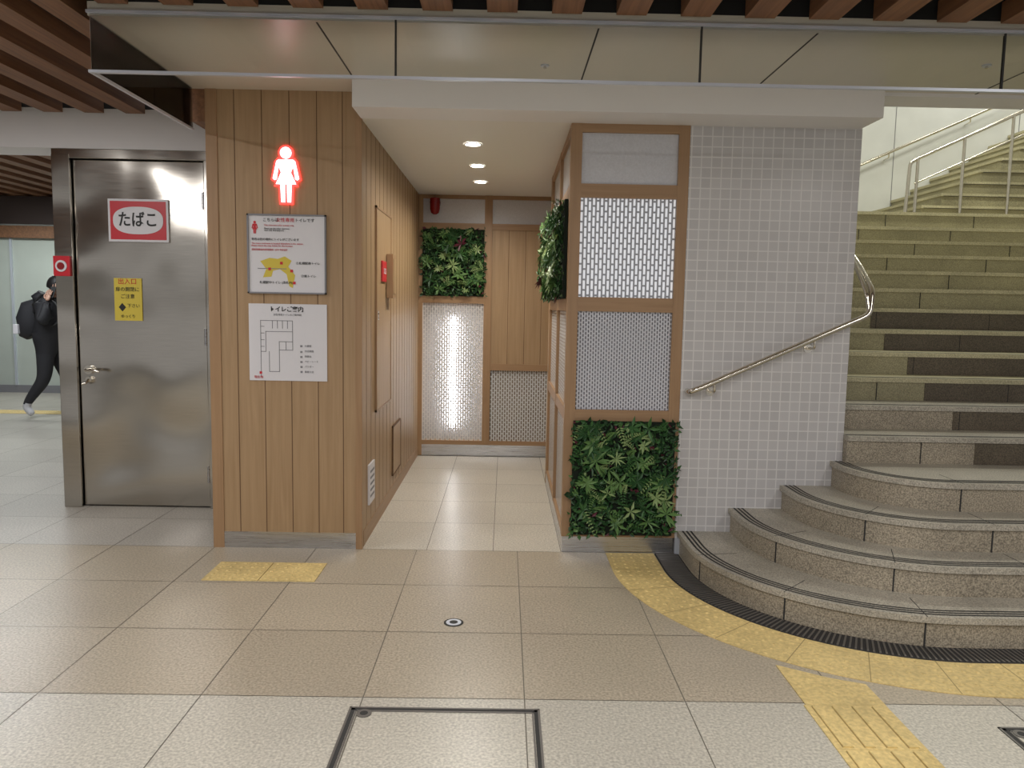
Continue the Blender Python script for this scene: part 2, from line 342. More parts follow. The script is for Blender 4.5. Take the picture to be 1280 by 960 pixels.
# ------------------------------------------------------------------ ceilings
w=B('beam_entrance'); w.box(-.86,2.07,4.35,YF-.001,ZS,ZC+.02,WHITE); w.box(2.07,9,4.40,4.619,ZC-.02,5.4,WHITE); w.done()
w=B('ceiling_corridor'); w.box(XL,1.95,YF,YB+.1,ZS,ZS+.06,CEILW); w.done()
w=B('ceiling')
w.box(-1.84,9,3.5,4.42,ZC,ZC+.06,CEILP); w.box(-1.84,-.86,4.42,YF+.02,ZC,ZC+.06,CEILP)
for x in (-.85,.39,1.36,2.6,3.85): w.box(x-.004,x+.004,3.52,4.40,ZC-.0015,ZC,DARK)
w.done()
w=B('ceiling_void'); w.box(-14,9,-7,3.5,3.25,3.3,BLACKV); w.box(-14,-1.84,3.5,13,3.25,3.3,BLACKV); w.box(-1.84,9,3.50,3.52,ZC+.06,3.25,BLACKV); w.box(-1.84,-1.82,3.5,4.64,ZC+.06,3.25,BLACKV); w.done()
w=B('trim_ceiling_return'); w.box(-1.85,-1.761,4.625,5.475,2.545,3.2,W_SLAT); w.done()  # slat brown paints the louver's reflection into the colour of this filler
w=B('ceiling_slat_louver')
i=-40
while .28*i-.1<8.5:
    x=.28*i-.10; yend=3.475 if x>-1.95 else 5.44
    w.box(x,x+.13,-4,yend,2.772,2.86,W_SLAT)
    if x<-3.3: w.box(x,x+.13,5.8,12.2,2.80,2.90,W_SLAT)
    i+=1
for y in (-2,0,2,3.2): w.box(-12,8,y,y+.05,2.90,2.94,DARK)
w.done()
m,n,l,b=newmat('clear_glass_barrier'); tr=n.new('ShaderNodeBsdfTransparent'); tr.inputs[0].default_value=(.95,.965,.965,1); gl=n.new('ShaderNodeBsdfGlossy'); gl.inputs['Roughness'].default_value=.03; gl.inputs['Color'].default_value=(.6,.6,.6,1)
fr=n.new('ShaderNodeFresnel'); fr.inputs[0].default_value=1.45; mx=n.new('ShaderNodeMixShader'); l.new(fr.outputs[0],mx.inputs[0]); l.new(tr.outputs[0],mx.inputs[1]); l.new(gl.outputs[0],mx.inputs[2]); l.new(mx.outputs[0],n['Material Output'].inputs['Surface'])
GL=m
e=empty('glass_smoke_barrier')
w=B('panes',e); w.box(-1.83,8,3.498,3.502,2.50,2.738,GL); w.box(-1.833,-1.829,3.503,4.6,2.50,2.735,GL); w.done()
w=B('rails',e); w.box(-1.84,8,3.484,3.508,2.738,2.750,TRIMM); w.box(-1.84,8,3.490,3.510,2.488,2.50,TRIMM)
w.box(-1.84,-1.825,3.510,4.6,2.488,2.50,TRIMM); w.box(-1.84,-1.825,3.508,4.6,2.738,2.75,TRIMM)
for x in (-.50,.84,2.18,3.5): w.box(x-.004,x+.004,3.494,3.506,2.50,2.738,DARK)
w.done()
for (x,y) in ((.18,4.05),(2.35,3.9)):
    w=B('ceiling_sprinkler'); w.cyl((x,y,ZC),(x,y,ZC-.006),.022,TRIMM); w.cyl((x,y,ZC-.006),(x,y,ZC-.016),.006,CHROME,12,.009); w.done()
for y in (5.26,6.05,6.81):
    e=empty('recessed_downlight'); w=B('trim_ring',e)
    ring=[]; N=28
    for k in range(N):
        t=2*math.pi*k/N; ring.append((math.cos(t),math.sin(t)))
    vs=[(-.235+c*r,y+s_*r,z) for r,z in ((.062,ZS-.001),(.060,ZS-.007),(.050,ZS-.006)) for c,s_ in ring]
    w.add(vs,[(a*N+k,a*N+(k+1)%N,(a+1)*N+(k+1)%N,(a+1)*N+k) for a in range(2) for k in range(N)],WHITE,True); w.done()
    w=B('lens',e); w.cyl((-.235,y,ZS-.005),(-.235,y,ZS-.001),.050,DL,28); w.done()
    li=bpy.data.lights.new('downlight','SPOT'); li.energy=46; li.spot_size=math.radians(165); li.spot_blend=1; li.shadow_soft_size=.05; li.color=(1,.95,.86)
    lo=bpy.data.objects.new('lamp',li); ROOT.objects.link(lo); lo.location=(-.235,y,ZS-.03); lo.parent=e

# ------------------------------------------------------------------ stainless door block
YD=5.5
w=B('wall_door_block'); w.box(-3.17,-3.05,YD+.101,7.6,0,2.54,WHITE); w.box(-3.05,-1.66,YD+.101,YD+.22,0,2.54,WHITE); w.done()
w=B('beam_hall_left'); w.box(-12,-1.765,YD-.02,YD+.28,2.54,2.81,WHITE); w.done()
e=empty('door_1'); w=B('frame',e)
w.box(-3.17,-3.045,YD-.018,YD+.10,0,2.50,STEEL); w.box(-2.12,-1.765,YD-.01,YD+.10,0,2.539,STEEL); w.box(-3.17,-1.765,YD-.015,YD+.10,2.475,2.539,STEEL); w.done(.003)
w=B('leaf',e); w.box(-3.038,-2.128,YD+.015,YD+.055,.012,2.468,STEEL); w.done(.003)
w=B('reveal',e); w.box(-3.05,-2.11,YD+.06,YD+.1,0,2.48,DARK); w.done()
w=B('hinges',e)
for z in (.25,1.25,2.2): w.cyl((-2.13,YD+.0,z-.06),(-2.13,YD+.0,z+.06),.010,STEELB,12)
w.done()
w=B('handle',e); w.cyl((-2.97,YD+.015,1.0),(-2.97,YD-.006,1.0),.032,CHROME,20); w.cyl((-2.97,YD-.006,1.0),(-2.97,YD-.05,1.0),.010,CHROME,12)
w.tube(smoothpath([(-2.97,YD-.05,1.0),(-2.90,YD-.055,1.0),(-2.87,YD-.05,.99)],.02),.010,CHROME)
w.cyl((-2.97,YD+.015,.93),(-2.97,YD-.01,.93),.022,CHROME,18); w.tube([(-2.97,YD-.01,.93),(-2.97,YD-.04,.91),(-3.0,YD-.045,.90)],.008,CHROME); w.done()
e=empty('fire_alarm_button'); w=B('plate',e); w.box(-3.168,-3.052,YD-.045,YD-.0185,1.66,1.80,RED); w.done(.004)
w=B('button',e); w.cyl((-3.11,YD-.045,1.73),(-3.11,YD-.052,1.73),.040,PAPER,24); w.cyl((-3.11,YD-.052,1.73),(-3.11,YD-.058,1.73),.025,REDL,20); w.done()
e=empty('tobacco_sign'); w=B('board',e); w.box(-2.795,-2.375,YD-.002,YD+.014,1.91,2.205,PAPER); w.box(-2.78,-2.39,YD-.004,YD-.002,1.925,2.19,RED)
ell=[(-2.585+.175*math.copysign(abs(math.cos(t))**.8,math.cos(t)),2.057+.095*math.copysign(abs(math.sin(t))**.8,math.sin(t))) for t in [2*math.pi*k/48 for k in range(48)]]
w.prismY(ell,YD-.007,YD-.004,PAPER); w.done()
txt('lettering','たばこ',.112,(-2.585,YD-.009,2.057),BLACK,e,sx=.84,bold=.0018)
e=empty('yellow_door_notice'); w=B('sheet',e); w.box(-2.775,-2.58,YD+.008,YD+.014,1.355,1.655,YEL)
w.prismY([(-2.745,1.45),(-2.72,1.48),(-2.695,1.45),(-2.72,1.42)],YD+.006,YD+.008,BLACK); w.done()
for s_,z,sz,mt in (('出入口',1.63,.045,RED),('扉の開閉に',1.575,.034,BLACK),('ご注意',1.525,.034,BLACK),('下さい',1.46,.03,BLACK),('ゆっくり',1.385,.026,BLACK)):
    txt('line',s_,sz,(-2.68 if sz!=.03 else -2.64,YD+.006,z),mt,e)

# ------------------------------------------------------------------ signs on wood block
def woman(b_,cx,cz,s,y0,y1,m,pad=0):
    def pr(pts,k=0): b_.prismY([(cx+x*s,cz+z*s) for x,z in pts],y0-k*.0003,y1,m)
    p=pad
    r=.105+p; pr([(r*math.cos(2*math.pi*k/24),.885+r*math.sin(2*math.pi*k/24)) for k in range(24)])
    pr([(-.17-p,.735),(-.13-p*.6,.77+p),(.13+p*.6,.77+p),(.17+p,.735),(.09+p,.54),(.185+p,.33-p),(-.185-p,.33-p),(-.09-p,.54)],1)
    for sg in (-1,1):
        pr([(sg*(.11-p),.76),(sg*(.17+p),.74),(sg*(.24+p),.43-p*.5),(sg*(.205),.40-p),(sg*(.165-p),.42)],2)
        pr([(sg*(.015-p*.4) ,.36),(sg*(.105+p),.36),(sg*(.09+p),.01-p),(sg*(.02-p*.4),.01-p)],3)
e=empty('women_restroom_pictogram'); w=B('red_halo',e); woman(w,-1.297,2.085,.325,YF-.012,YF-.002,PICR,.034); w.done()
w=B('white_figure',e); woman(w,-1.297,2.085,.325,YF-.018,YF-.0135,PICW,-.004); w.done()
PX0,PX1=-1.53,-1.065
e=empty('framed_notice'); w=B('board',e); z0,z1=1.555,2.02; yy=YF-.001
w.box(PX0+.006,PX1-.006,yy-.010,yy,z0+.006,z1-.006,PAPER)
for a in ((PX0,PX1,z0,z0+.009),(PX0,PX1,z1-.009,z1),(PX0,PX0+.009,z0,z1),(PX1-.009,PX1,z0,z1)): w.box(a[0],a[1],yy-.018,yy,a[2],a[3],GREYP)
mp=[(-1.455,1.745),(-1.40,1.765),(-1.35,1.76),(-1.31,1.775),(-1.27,1.75),(-1.29,1.715),(-1.25,1.665),(-1.265,1.59),(-1.285,1.60),(-1.30,1.67),(-1.34,1.70),(-1.38,1.69),(-1.39,1.655),(-1.44,1.65),(-1.42,1.70)]
w.prismY(mp,yy-.0115,yy-.010,YEL)
for x,z in ((-1.40,1.70),(-1.33,1.735),(-1.27,1.69),(-1.255,1.62)): w.prismY([(x-.008,z-.008),(x+.008,z-.008),(x+.008,z+.008),(x-.008,z+.008)],yy-.0130,yy-.0115,RED)
w.box(-1.47,-1.30,yy-.0125,yy-.0118,1.70,1.704,GREYP)
w.done()
w=B('red_icon',e); woman(w,-1.485,1.905,.075,yy-.0118,yy-.010,RED); w.done()
Y2=yy-.0125
txt('title','こちらは　　　　トイレです',.0235,(-1.285,Y2,1.985),BLACK,e); txt('title_red','女性専用',.027,(-1.305,Y2,1.985),RED,e)
txt('l1','This restroom is for women only',.013,(-1.43,Y2,1.955),RED,e,align='LEFT'); txt('l2','Please use the other restroom\n여성 전용 화장실입니다',.012,(-1.43,Y2,1.930),BLACK,e,align='LEFT')
txt('l3','男性は別の場所にトイレがございます',.0165,(-1.505,Y2,1.872),BLACK,e,align='LEFT'); txt('l4','The men\'s restroom is located elsewhere in the station.\nPlease check the map below for the location.',.0135,(-1.505,Y2,1.842),RED,e,align='LEFT'); txt('l5','請使用車站內其他廁所  남자 화장실은',.013,(-1.505,Y2,1.812),RED,e,align='LEFT')
txt('l6','①札幌駅南トイレ',.018,(-1.245,Y2,1.735),BLACK,e,align='LEFT'); txt('l7','札幌駅中トイレ (改札内)',.018,(-1.46,Y2,1.62),BLACK,e,align='LEFT'); txt('l8','②東トイレ',.018,(-1.215,Y2,1.66),BLACK,e,align='LEFT')
e=empty('floor_plan_notice'); z0,z1=1.035,1.495; w=B('board',e); w.box(PX0,PX1,yy-.005,yy,z0,z1,PAPER)
def ln(xa,xb,za,zb,m=GREYP): w.box(min(xa,xb)-.0018,max(xa,xb)+.0018,yy-.0062,yy-.005,min(za,zb)-.0018,max(za,zb)+.0018,m)
for a in ((-1.46,-1.27,1.395,1.395),(-1.46,-1.46,1.395,1.06),(-1.46,-1.43,1.21,1.21),(-1.43,-1.43,1.33,1.21),(-1.43,-1.27,1.33,1.33),(-1.27,-1.27,1.395,1.22),(-1.35,-1.27,1.22,1.22),(-1.35,-1.35,1.27,1.09),(-1.35,-1.27,1.27,1.27),(-1.41,-1.41,1.21,1.09),(-1.41,-1.35,1.09,1.09),
  (-1.39,-1.39,1.395,1.35),(-1.36,-1.36,1.395,1.35),(-1.33,-1.33,1.395,1.35),(-1.30,-1.30,1.395,1.35),(-1.46,-1.44,1.36,1.36),(-1.46,-1.44,1.32,1.32),(-1.46,-1.44,1.28,1.28),(-1.46,-1.44,1.24,1.24),(-1.31,-1.31,1.27,1.22)): ln(*a)
for z in (1.245,1.21,1.18,1.15,1.12,1.09): w.box(-1.225,-1.212,yy-.0062,yy-.005,z-.006,z+.006,GREYP)
w.box(-1.47,-1.455,yy-.0064,yy-.005,1.075,1.09,RED)
w.done(); Y2=yy-.0066
txt('title','トイレご案内',.034,(-1.305,Y2,1.462),BLACK,e,bold=.0008); txt('sub','女性専用トイレのご案内図',.014,(-1.30,Y2,1.430),GREYP,e)
for i,s_ in enumerate(('大便器','洋式便器','洗面台','ベビーシート','パウダー','着替え台')): txt('legend',s_,.014,(-1.20,Y2,1.245-.031*i),GREYP,e,align='LEFT')
txt('here','現在地',.018,(-1.475,Y2,1.055),RED,e)

# ------------------------------------------------------------------ stairs
XRR=6.3
def path(off,left,front,R,xr=XRR-.002,n1=8,n2=28,n3=26,y_start=YF):
    left-=off; front-=off; R+=off; out=[]
    for i in range(n1): out.append((left,y_start+(front+R-y_start)*i/n1,-1,0))
    for i in range(n2):
        t=math.pi/2*i/n2; out.append((left+R-R*math.cos(t),front+R-R*math.sin(t),-math.cos(t),-math.sin(t)))
    for i in range(n3+1): out.append((left+R+(xr-left-R)*i/n3,front,0,-1))
    return out
S=[(1.10,3.33,1.0),(1.41,3.575,.84),(1.72,3.81,.64),(2.02,4.05,.46)]
RZS=[0,.145,.295,.443,.60]
st=B('staircase')
for k,(lf,fr_,R) in enumerate(S):
    z0,z1=RZS[k],RZS[k+1]
    outer=[(x,y) for x,y,_,_ in path(0,lf,fr_,R,y_start=YF-.001)]
    poly=outer+[(XRR,5.0),(XW+.001,5.0),(XW+.001,YF-.001)]
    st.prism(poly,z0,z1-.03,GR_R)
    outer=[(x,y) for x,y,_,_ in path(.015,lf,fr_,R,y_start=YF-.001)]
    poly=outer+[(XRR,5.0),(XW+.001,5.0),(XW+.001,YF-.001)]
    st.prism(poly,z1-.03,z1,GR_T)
    for off in (-.012,-.037,-.062):
        a=path(off,lf,fr_,R,y_start=YF-.002); c=path(off-.012,lf,fr_,R,y_start=YF-.002)
        for i in range(len(a)-1):
            st.add([(a[i][0],a[i][1],z1+.0015),(a[i+1][0],a[i+1][1],z1+.0015),(c[i+1][0],c[i+1][1],z1+.0015),(c[i][0],c[i][1],z1+.0015)],[(0,1,2,3)],STRIP)
    pp=path(0,lf,fr_,R); acc=0; nxt=.45+.12*k
    for i in range(1,len(pp)):
        seg=math.hypot(pp[i][0]-pp[i-1][0],pp[i][1]-pp[i-1][1]); acc+=seg
        if acc>nxt:
            nxt+=.62; x,y,nx,ny=pp[i]
            st.obox((x+nx*.001,y+ny*.001,(z0+z1-.03)/2),(-ny*.0035,nx*.0035,0),(nx*.002,ny*.002,0),(0,0,(z1-z0-.03)/2),DARK)
            st.obox((x+nx*-.10,y+ny*-.10,z1+.0003),(-ny*.002,nx*.002,0),(nx*.118,ny*.118,0),(0,0,.0003),DARK)
ys=[4.57+.3*i for i in range(12)]; zs=[.765,.918,1.071,1.229,1.385,1.548,1.714,1.875,2.035,2.19,2.35,2.53]
YL=9.99
for i,(y,z) in enumerate(zip(ys,zs)):
    zp=zs[i-1] if i else .60
    y2=ys[i+1]+.05 if i<11 else YL
    k=i+5
    xs0=XW+.0015
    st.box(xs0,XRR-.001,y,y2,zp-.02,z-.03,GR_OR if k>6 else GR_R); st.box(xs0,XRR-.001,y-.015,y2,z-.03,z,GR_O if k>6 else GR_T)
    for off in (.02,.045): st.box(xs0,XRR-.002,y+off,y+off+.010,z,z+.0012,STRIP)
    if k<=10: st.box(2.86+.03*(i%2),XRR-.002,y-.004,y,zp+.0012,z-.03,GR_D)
    for j in range(5):
        x=xs0+.45+.9*j+.4*(i%2)
        if x<XRR: st.box(x-.002,x+.002,y-.0055,y,zp+.001,z-.03,DARK)
st.box(XW+.0015,XRR-.001,5.0,YL,0,.6,GR_R)
st.done()
st=B('upper_staircase')
for k in range(9):
    zz=2.53+.14*k; xa=4.45+.24*k; ya=8.35+.06*k
    st.box(xa,8.99,ya,YL,zz,zz+.11,GR_OR); st.box(xa-.015,8.99,ya-.015,YL,zz+.11,zz+.14,GR_O)
    st.box(xa+.01,8.99,ya-.0165,ya-.015,zz+.108,zz+.113,STRIP)
st.box(XRR,8.99,7.87,8.36,0,2.53,GR_OR); st.box(XRR,8.99,8.36,YL,0,2.53,GR_OR)
st.done()
SW=plain('stairwell_wall_paint',(.70,.71,.70),.35,noise=.05,nscale=3)
w=B('wall_stairwell_back'); w.box(XW,9,10.0,10.1,0,5.4,SW)
for x in (3.3,4.92,6.5): w.box(x-.004,x+.004,9.997,10.0,2.5,5.4,GREYP)
w.done()
w=B('wall_stairwell_right'); w.box(XRR,XRR+.1,3.3,7.86,0,5.4,TILES); w.done()
w=B('wall_stairwell_end'); w.box(9,9.1,3.3,10,0,5.4,SW); w.done()
w=B('ceiling_stairwell'); w.box(XW,9,4.62,10,5.4,5.5,WHITE); w.done()
w=B('handrail_wall'); RY=4.52
pts=[(1.11,YF-.005,1.015),(1.11,RY,1.02),(1.20,RY,1.06),(2.145,RY,1.495),(2.165,RY+.03,1.64),(2.165,4.75,1.80),(2.165,4.95,1.93),(2.165,7.9,3.40)]
w.tube(smoothpath(pts,.04),.0175,CHROME)
w.tube(smoothpath([(2.145,RY,1.49),(2.13,RY+.02,1.62),(2.12,4.70,1.80)],.03),.012,CHROME)
for x,z in ((1.25,1.075),(1.83,1.345)):
    w.tube(smoothpath([(x,RY,z-.01),(x,RY,z-.055),(x,YF-.004,z-.06)],.02),.008,CHROME,10); w.cyl((x,YF-.006,z-.06),(x,YF,z-.06),.026,CHROME,18)
for y,z in ((5.6,2.25),(6.8,2.85)): w.tube([(2.165,y,z),(2.165,y,z-.06),(XW+.001,y,z-.07)],.008,CHROME,10)
w.done()
w=B('handrail_landing'); 
w.tube(smoothpath([(4.22,8.25,2.56),(4.24,8.25,3.09),(4.30,8.25,3.13),(6.0,8.25,3.93),(7.4,8.25,4.60)],.04),.018,CHROME)
w.tube([(4.30,8.25,2.88),(6.0,8.25,3.68),(7.4,8.25,4.35)],.010,CHROME,10)
for x in (4.32,4.80,5.30,5.80,6.3): w.cyl((x,8.25,2.53),(x,8.25,3.13+(x-4.30)*.4706),.016,CHROME,12)
w.done()
w=B('handrail_back_wall'); w.tube([(4.30,9.88,3.30),(7.6,9.88,4.80)],.018,CHROME); w.tube([(3.6,9.88,3.28),(4.30,9.88,3.30)],.018,CHROME)
for x in (3.8,4.8,5.8,6.8): w.tube([(x,9.88,3.30+max(0,x-4.3)*.4545),(x,9.88,3.24+max(0,x-4.3)*.4545),(x,9.999,3.23+max(0,x-4.3)*.4545)],.008,CHROME,10)
w.done()

# ------------------------------------------------------------------ drain grate + tactile paving
L0=S[0]
w=B('drain_grate')
pa=path(.005,*L0,y_start=YF-.01); pb=path(.155,*L0,y_start=YF-.01)
for i in range(len(pa)-1):
    w.hexa([(pa[i][0],pa[i][1],0.0005),(pb[i][0],pb[i][1],0.0005),(pb[i+1][0],pb[i+1][1],0.0005),(pa[i+1][0],pa[i+1][1],0.0005),(pa[i][0],pa[i][1],.002),(pb[i][0],pb[i][1],.002),(pb[i+1][0],pb[i+1][1],.002),(pa[i+1][0],pa[i+1][1],.002)],STRIP)
GRT=plain('grate_bar',(.17,.16,.15),.45,.5)
dense=path(0,*L0,n1=200,n2=1200,n3=2600); acc=0; nx_=0
for i in range(1,len(dense)):
    acc+=math.hypot(dense[i][0]-dense[i-1][0],dense[i][1]-dense[i-1][1])
    if acc>nx_:
        nx_+=.022; x,y,nx,ny=dense[i]
        w.obox((x+nx*.08,y+ny*.08,.004),(nx*.066,ny*.066,0),(-ny*.0045,nx*.0045,0),(0,0,.002),GRT)
w.done()
tp=B('tactile_paving'); 
def dome(x,y,r=.0115,h=.004,z=.004):
    n_=8; vs=[(x+r*math.cos(2*math.pi*k/n_),y+r*math.sin(2*math.pi*k/n_),z) for k in range(n_)]+[(x+r*.55*math.cos(2*math.pi*k/n_),y+r*.55*math.sin(2*math.pi*k/n_),z+h) for k in range(n_)]
    tp.add(vs,[(k,(k+1)%n_,n_+(k+1)%n_,n_+k) for k in range(n_)]+[tuple(range(n_,2*n_))],TACT)
o1,o2=.16,.455
pa=path(o1,*L0,y_start=YF-.01,n1=10,n2=60,n3=60); pb=path(o2,*L0,y_start=YF-.01,n1=10,n2=60,n3=60)
for i in range(len(pa)-1):
    tp.hexa([(pa[i][0],pa[i][1],0.0002),(pb[i][0],pb[i][1],0.0002),(pb[i+1][0],pb[i+1][1],0.0002),(pa[i+1][0],pa[i+1][1],0.0002),(pa[i][0],pa[i][1],.004),(pb[i][0],pb[i][1],.004),(pb[i+1][0],pb[i+1][1],.004),(pa[i+1][0],pa[i+1][1],.004)],TACT)
mid=path((o1+o2)/2,*L0,y_start=YF-.01,n1=200,n2=1500,n3=3000); acc=0; nj=.3; nd=.03
for i in range(1,len(mid)):
    acc+=math.hypot(mid[i][0]-mid[i-1][0],mid[i][1]-mid[i-1][1]); x,y,nx,ny=mid[i]
    if acc>nj: nj+=.3; tp.obox((x,y,.0042),(nx*(o2-o1)/2,ny*(o2-o1)/2,0),(-ny*.002,nx*.002,0),(0,0,.0003),TACTJ)
    if acc>nd:
        nd+=.06
        for q in (-.118,-.059,0,.059,.118): dome(x+nx*q,y+ny*q)
def tsq(x0,y0,w_,h_,kind):
    tp.box(x0+.001,x0+w_-.001,y0+.001,y0+h_-.001,.0002,.004,TACT)
    if kind=='dot':
        for i in range(5):
            for j in range(5): dome(x0+w_*(.1+.2*i),y0+h_*(.1+.2*j))
    else:
        for i in range(4): 
            xc=x0+w_*(.14+.24*i); tp.box(xc-.017,xc+.017,y0+.012,y0+h_-.012,.004,.009,TACT)
            for d in (-.020,.017): tp.box(xc+d,xc+d+.003,y0+.012,y0+h_-.012,.004,.0046,TACTJ)
tp.prism([(1.18,2.80),(1.49,2.80),(1.49,2.97),(1.36,3.02),(1.18,3.13)],.0003,.0042,TACT)
for q in ((1.21,2.83),(1.21,2.89),(1.21,2.95),(1.21,3.01),(1.27,2.83),(1.27,2.89),(1.27,2.95),(1.27,3.01),(1.33,2.83),(1.33,2.89),(1.33,2.95),(1.39,2.83),(1.39,2.89),(1.39,2.95),(1.45,2.83),(1.45,2.89),(1.45,2.95)): dome(*q)
yy2=2.80
for i in range(8): yy2-=.30; tsq(1.17,yy2,.32,.30,'bar')
tp.done()
tp=B('tactile_paving'); tsq(-1.62,4.04,.305,.30,'dot'); tsq(-1.312,4.04,.305,.30,'dot'); tp.done()
tp=B('tactile_paving')
for i in range(12): tsq(-9.2+.3*i,10.0,.3,.3,'dot')
tp.done()
def hatch(x0,x1,y0,y1):
    w=B('floor_access_hatch')
    for a in ((x0,x1,y1-.022,y1),(x0,x1,y0,y0+.022),(x0,x0+.022,y0,y1),(x1-.022,x1,y0,y1)): w.box(a[0],a[1],a[2],a[3],.0002,.0022,DARK)
    for a in ((x0,x1,y1-.008,y1),(x0,x0+.008,y0,y1),(x1-.008,x1,y0,y1),(x0+.022,x1-.022,y1-.030,y1-.024),(x0+.024,x0+.030,y0,y1-.024),(x1-.030,x1-.024,y0,y1-.024)): w.box(a[0],a[1],a[2],a[3],.0003,.0032,GRT)
    w.cyl((x0+.06,y1-.045,.0003),(x0+.06,y1-.045,.003),.028,GRT,18); w.cyl((x0+.06,y1-.045,.003),(x0+.06,y1-.045,.0036),.015,DARK,18)
    w.done()
hatch(-.555,.155,2.02,2.745); hatch(1.83,2.5,2.0,2.66)
w=B('floor_cleanout_cap'); w.cyl((-.22,3.53,.0002),(-.22,3.53,.002),.047,DARK,24); w.cyl((-.22,3.53,.002),(-.22,3.53,.0035),.036,TRIMM,24); w.cyl((-.22,3.53,.0035),(-.22,3.53,.004),.020,DARK,20); w.done()

# ------------------------------------------------------------------ far-left background
GW=plain('glazed_panel_far',(.50,.55,.51),.18,noise=.05,nscale=2)
w=B('wall_far_hall'); w.box(-14,-1.7,12.3,12.4,.12,2.44,GW); w.box(-14,-1.7,12.28,12.4,0,.12,GREYP); w.box(-14,-1.7,12.2,12.4,2.44,3.2,W_SLAT)
for i in range(9): w.box(-12.6+1.2*i,-12.57+1.2*i,12.27,12.3,.12,2.44,TRIMM)
w.done()
w=B('beam_dark_far'); w.box(-14,-3.2,10.0,10.2,2.44,2.79,plain('dark_beam',(.06,.045,.04),.4)); w.done()
w=B('hall_post'); w.cyl((-8.3,11.6,0),(-8.3,11.6,2.8),.09,TRIMM,20); w.done()
w=B('wall_hall_left'); w.box(-14.1,-14,-7,13,0,3.3,WHITE); w.done()
w=B('ceiling_spotlight'); w.cyl((-6.2,9.4,2.9),(-6.2,9.4,2.68),.012,DARK); w.cyl((-6.2,9.4,2.68),(-6.15,9.35,2.55),.05,DARK,16,.06); w.done()

# ------------------------------------------------------------------ pedestrian
COAT=plain('coat_black',(.012,.012,.015),.7,bump=.3,nscale=14); PANT=plain('trousers_black',(.02,.02,.024),.8); SKIN=plain('skin',(.55,.33,.24),.5); HAIR=plain('hair_black',(.01,.008,.008),.5); SHOE=plain('sneaker_light',(.55,.55,.57),.5)
pe=empty('pedestrian'); pe.location=(-5.72,9.72,0)
def skinmesh(name,verts,edges,radii,root,matf,sub=2):
    me=bpy.data.meshes.new(name); me.from_pydata(verts,edges,[]); o=bpy.data.objects.new(name,me); ROOT.objects.link(o)
    sk=o.modifiers.new('skin','SKIN')
    for i,r in enumerate(radii):
        d=me.skin_vertices[0].data[i]; d.radius=r if isinstance(r,tuple) else (r,r); d.use_root=(i==root)
    s2=o.modifiers.new('sub','SUBSURF'); s2.levels=sub; s2.render_levels=sub
    bpy.context.view_layer.update()
    dg=bpy.context.evaluated_depsgraph_get(); nm=bpy.data.meshes.new_from_object(o.evaluated_get(dg))
    bpy.data.objects.remove(o); o=bpy.data.objects.new(name,nm); ROOT.objects.link(o); o.parent=pe
    mats=[]; nm.materials.clear()
    for p in nm.polygons:
        m_=matf(p.center)
        if m_ not in mats: mats.append(m_); nm.materials.append(m_)
        p.material_index=mats.index(m_); p.use_smooth=True
    return o
V=[(0,0,.95),(.01,0,1.12),(.03,0,1.30),(.05,0,1.44),(.07,0,1.52),(.09,0,1.57),
 (0,.09,.90),(.15,.10,.52),(.22,.10,.12),(.24,.10,.055),(.38,.10,.045),
 (0,-.09,.90),(-.03,-.10,.50),(-.24,-.10,.22),(-.275,-.10,.14),(-.19,-.10,.04),
 (.04,.18,1.42),(-.08,.25,1.16),(.04,.29,.94),
 (.04,-.18,1.42),(.10,-.31,1.20),(.10,-.20,1.46)]
E=[(0,1),(1,2),(2,3),(3,4),(4,5),(0,6),(6,7),(7,8),(8,9),(9,10),(0,11),(11,12),(12,13),(13,14),(14,15),(3,16),(16,17),(17,18),(3,19),(19,20),(20,21)]
Rr=[(.21,.18),(.21,.185),(.20,.18),(.165,.14),.065,.055,.125,.085,.055,.052,.042,.125,.085,.055,.052,.042,.10,.08,.055,.10,.08,.055]
def bm_(c):
    if c.z<.11 or (c.x<-.15 and c.z<.19): return SHOE
    if c.z<.80: return PANT
    if c.z>1.52 and abs(c.y)<.1: return SKIN
    return COAT
skinmesh('body',V,E,Rr,0,bm_)
bmh=bmesh.new(); bmesh.ops.create_uvsphere(bmh,u_segments=28,v_segments=20,radius=1)
for v in bmh.verts:
    x,y,z=v.co; x*=.098; y*=.078; z*=.118
    if z<-.02: x*=1-.25*(-z-.02)/.1; y*=1-.4*(-z-.02)/.1
    if x>0 and abs(y)<.02 and -.04<z<.012: x+=.022*(1-abs(y)/.02)*(1-(z+.04)/.052*.8)
    if x>.05 and abs(abs(y)-.03)<.014 and abs(z-.008)<.016: x-=.008
    if x>.05 and abs(z+.058)<.008 and abs(y)<.025: x+=.006
    if abs(x)<.016 and abs(y)>.06 and abs(z)<.03: y*=1.2
    v.co=(x,y,z)
mh=bpy.data.meshes.new('head'); bmh.to_mesh(mh); bmh.free(); mh.materials.append(SKIN); mh.materials.append(HAIR)
for p in mh.polygons:
    p.use_smooth=True; c=p.center
    if c.z>.055 or (c.x<.02 and c.z>-.05 and not(abs(c.x)<.02 and abs(c.z)<.03)): p.material_index=1
ho=bpy.data.objects.new('head',mh); ROOT.objects.link(ho); ho.parent=pe; ho.location=(.115,0,1.66); ho.rotation_euler=(0,math.radians(12),0)
bmh=bmesh.new(); bmesh.ops.create_uvsphere(bmh,u_segments=24,v_segments=16,radius=1)
dl=[v for v in bmh.verts if v.co.x>.45 and v.co.z<.35 or v.co.z<-.55]
bmesh.ops.delete(bmh,geom=dl,context='VERTS')
for v in bmh.verts: v.co=(v.co.x*.112-.006,v.co.y*.092,v.co.z*.125+.006)
mh=bpy.data.meshes.new('hair'); bmh.to_mesh(mh); bmh.free(); mh.materials.append(HAIR)
for p in mh.polygons: p.use_smooth=True
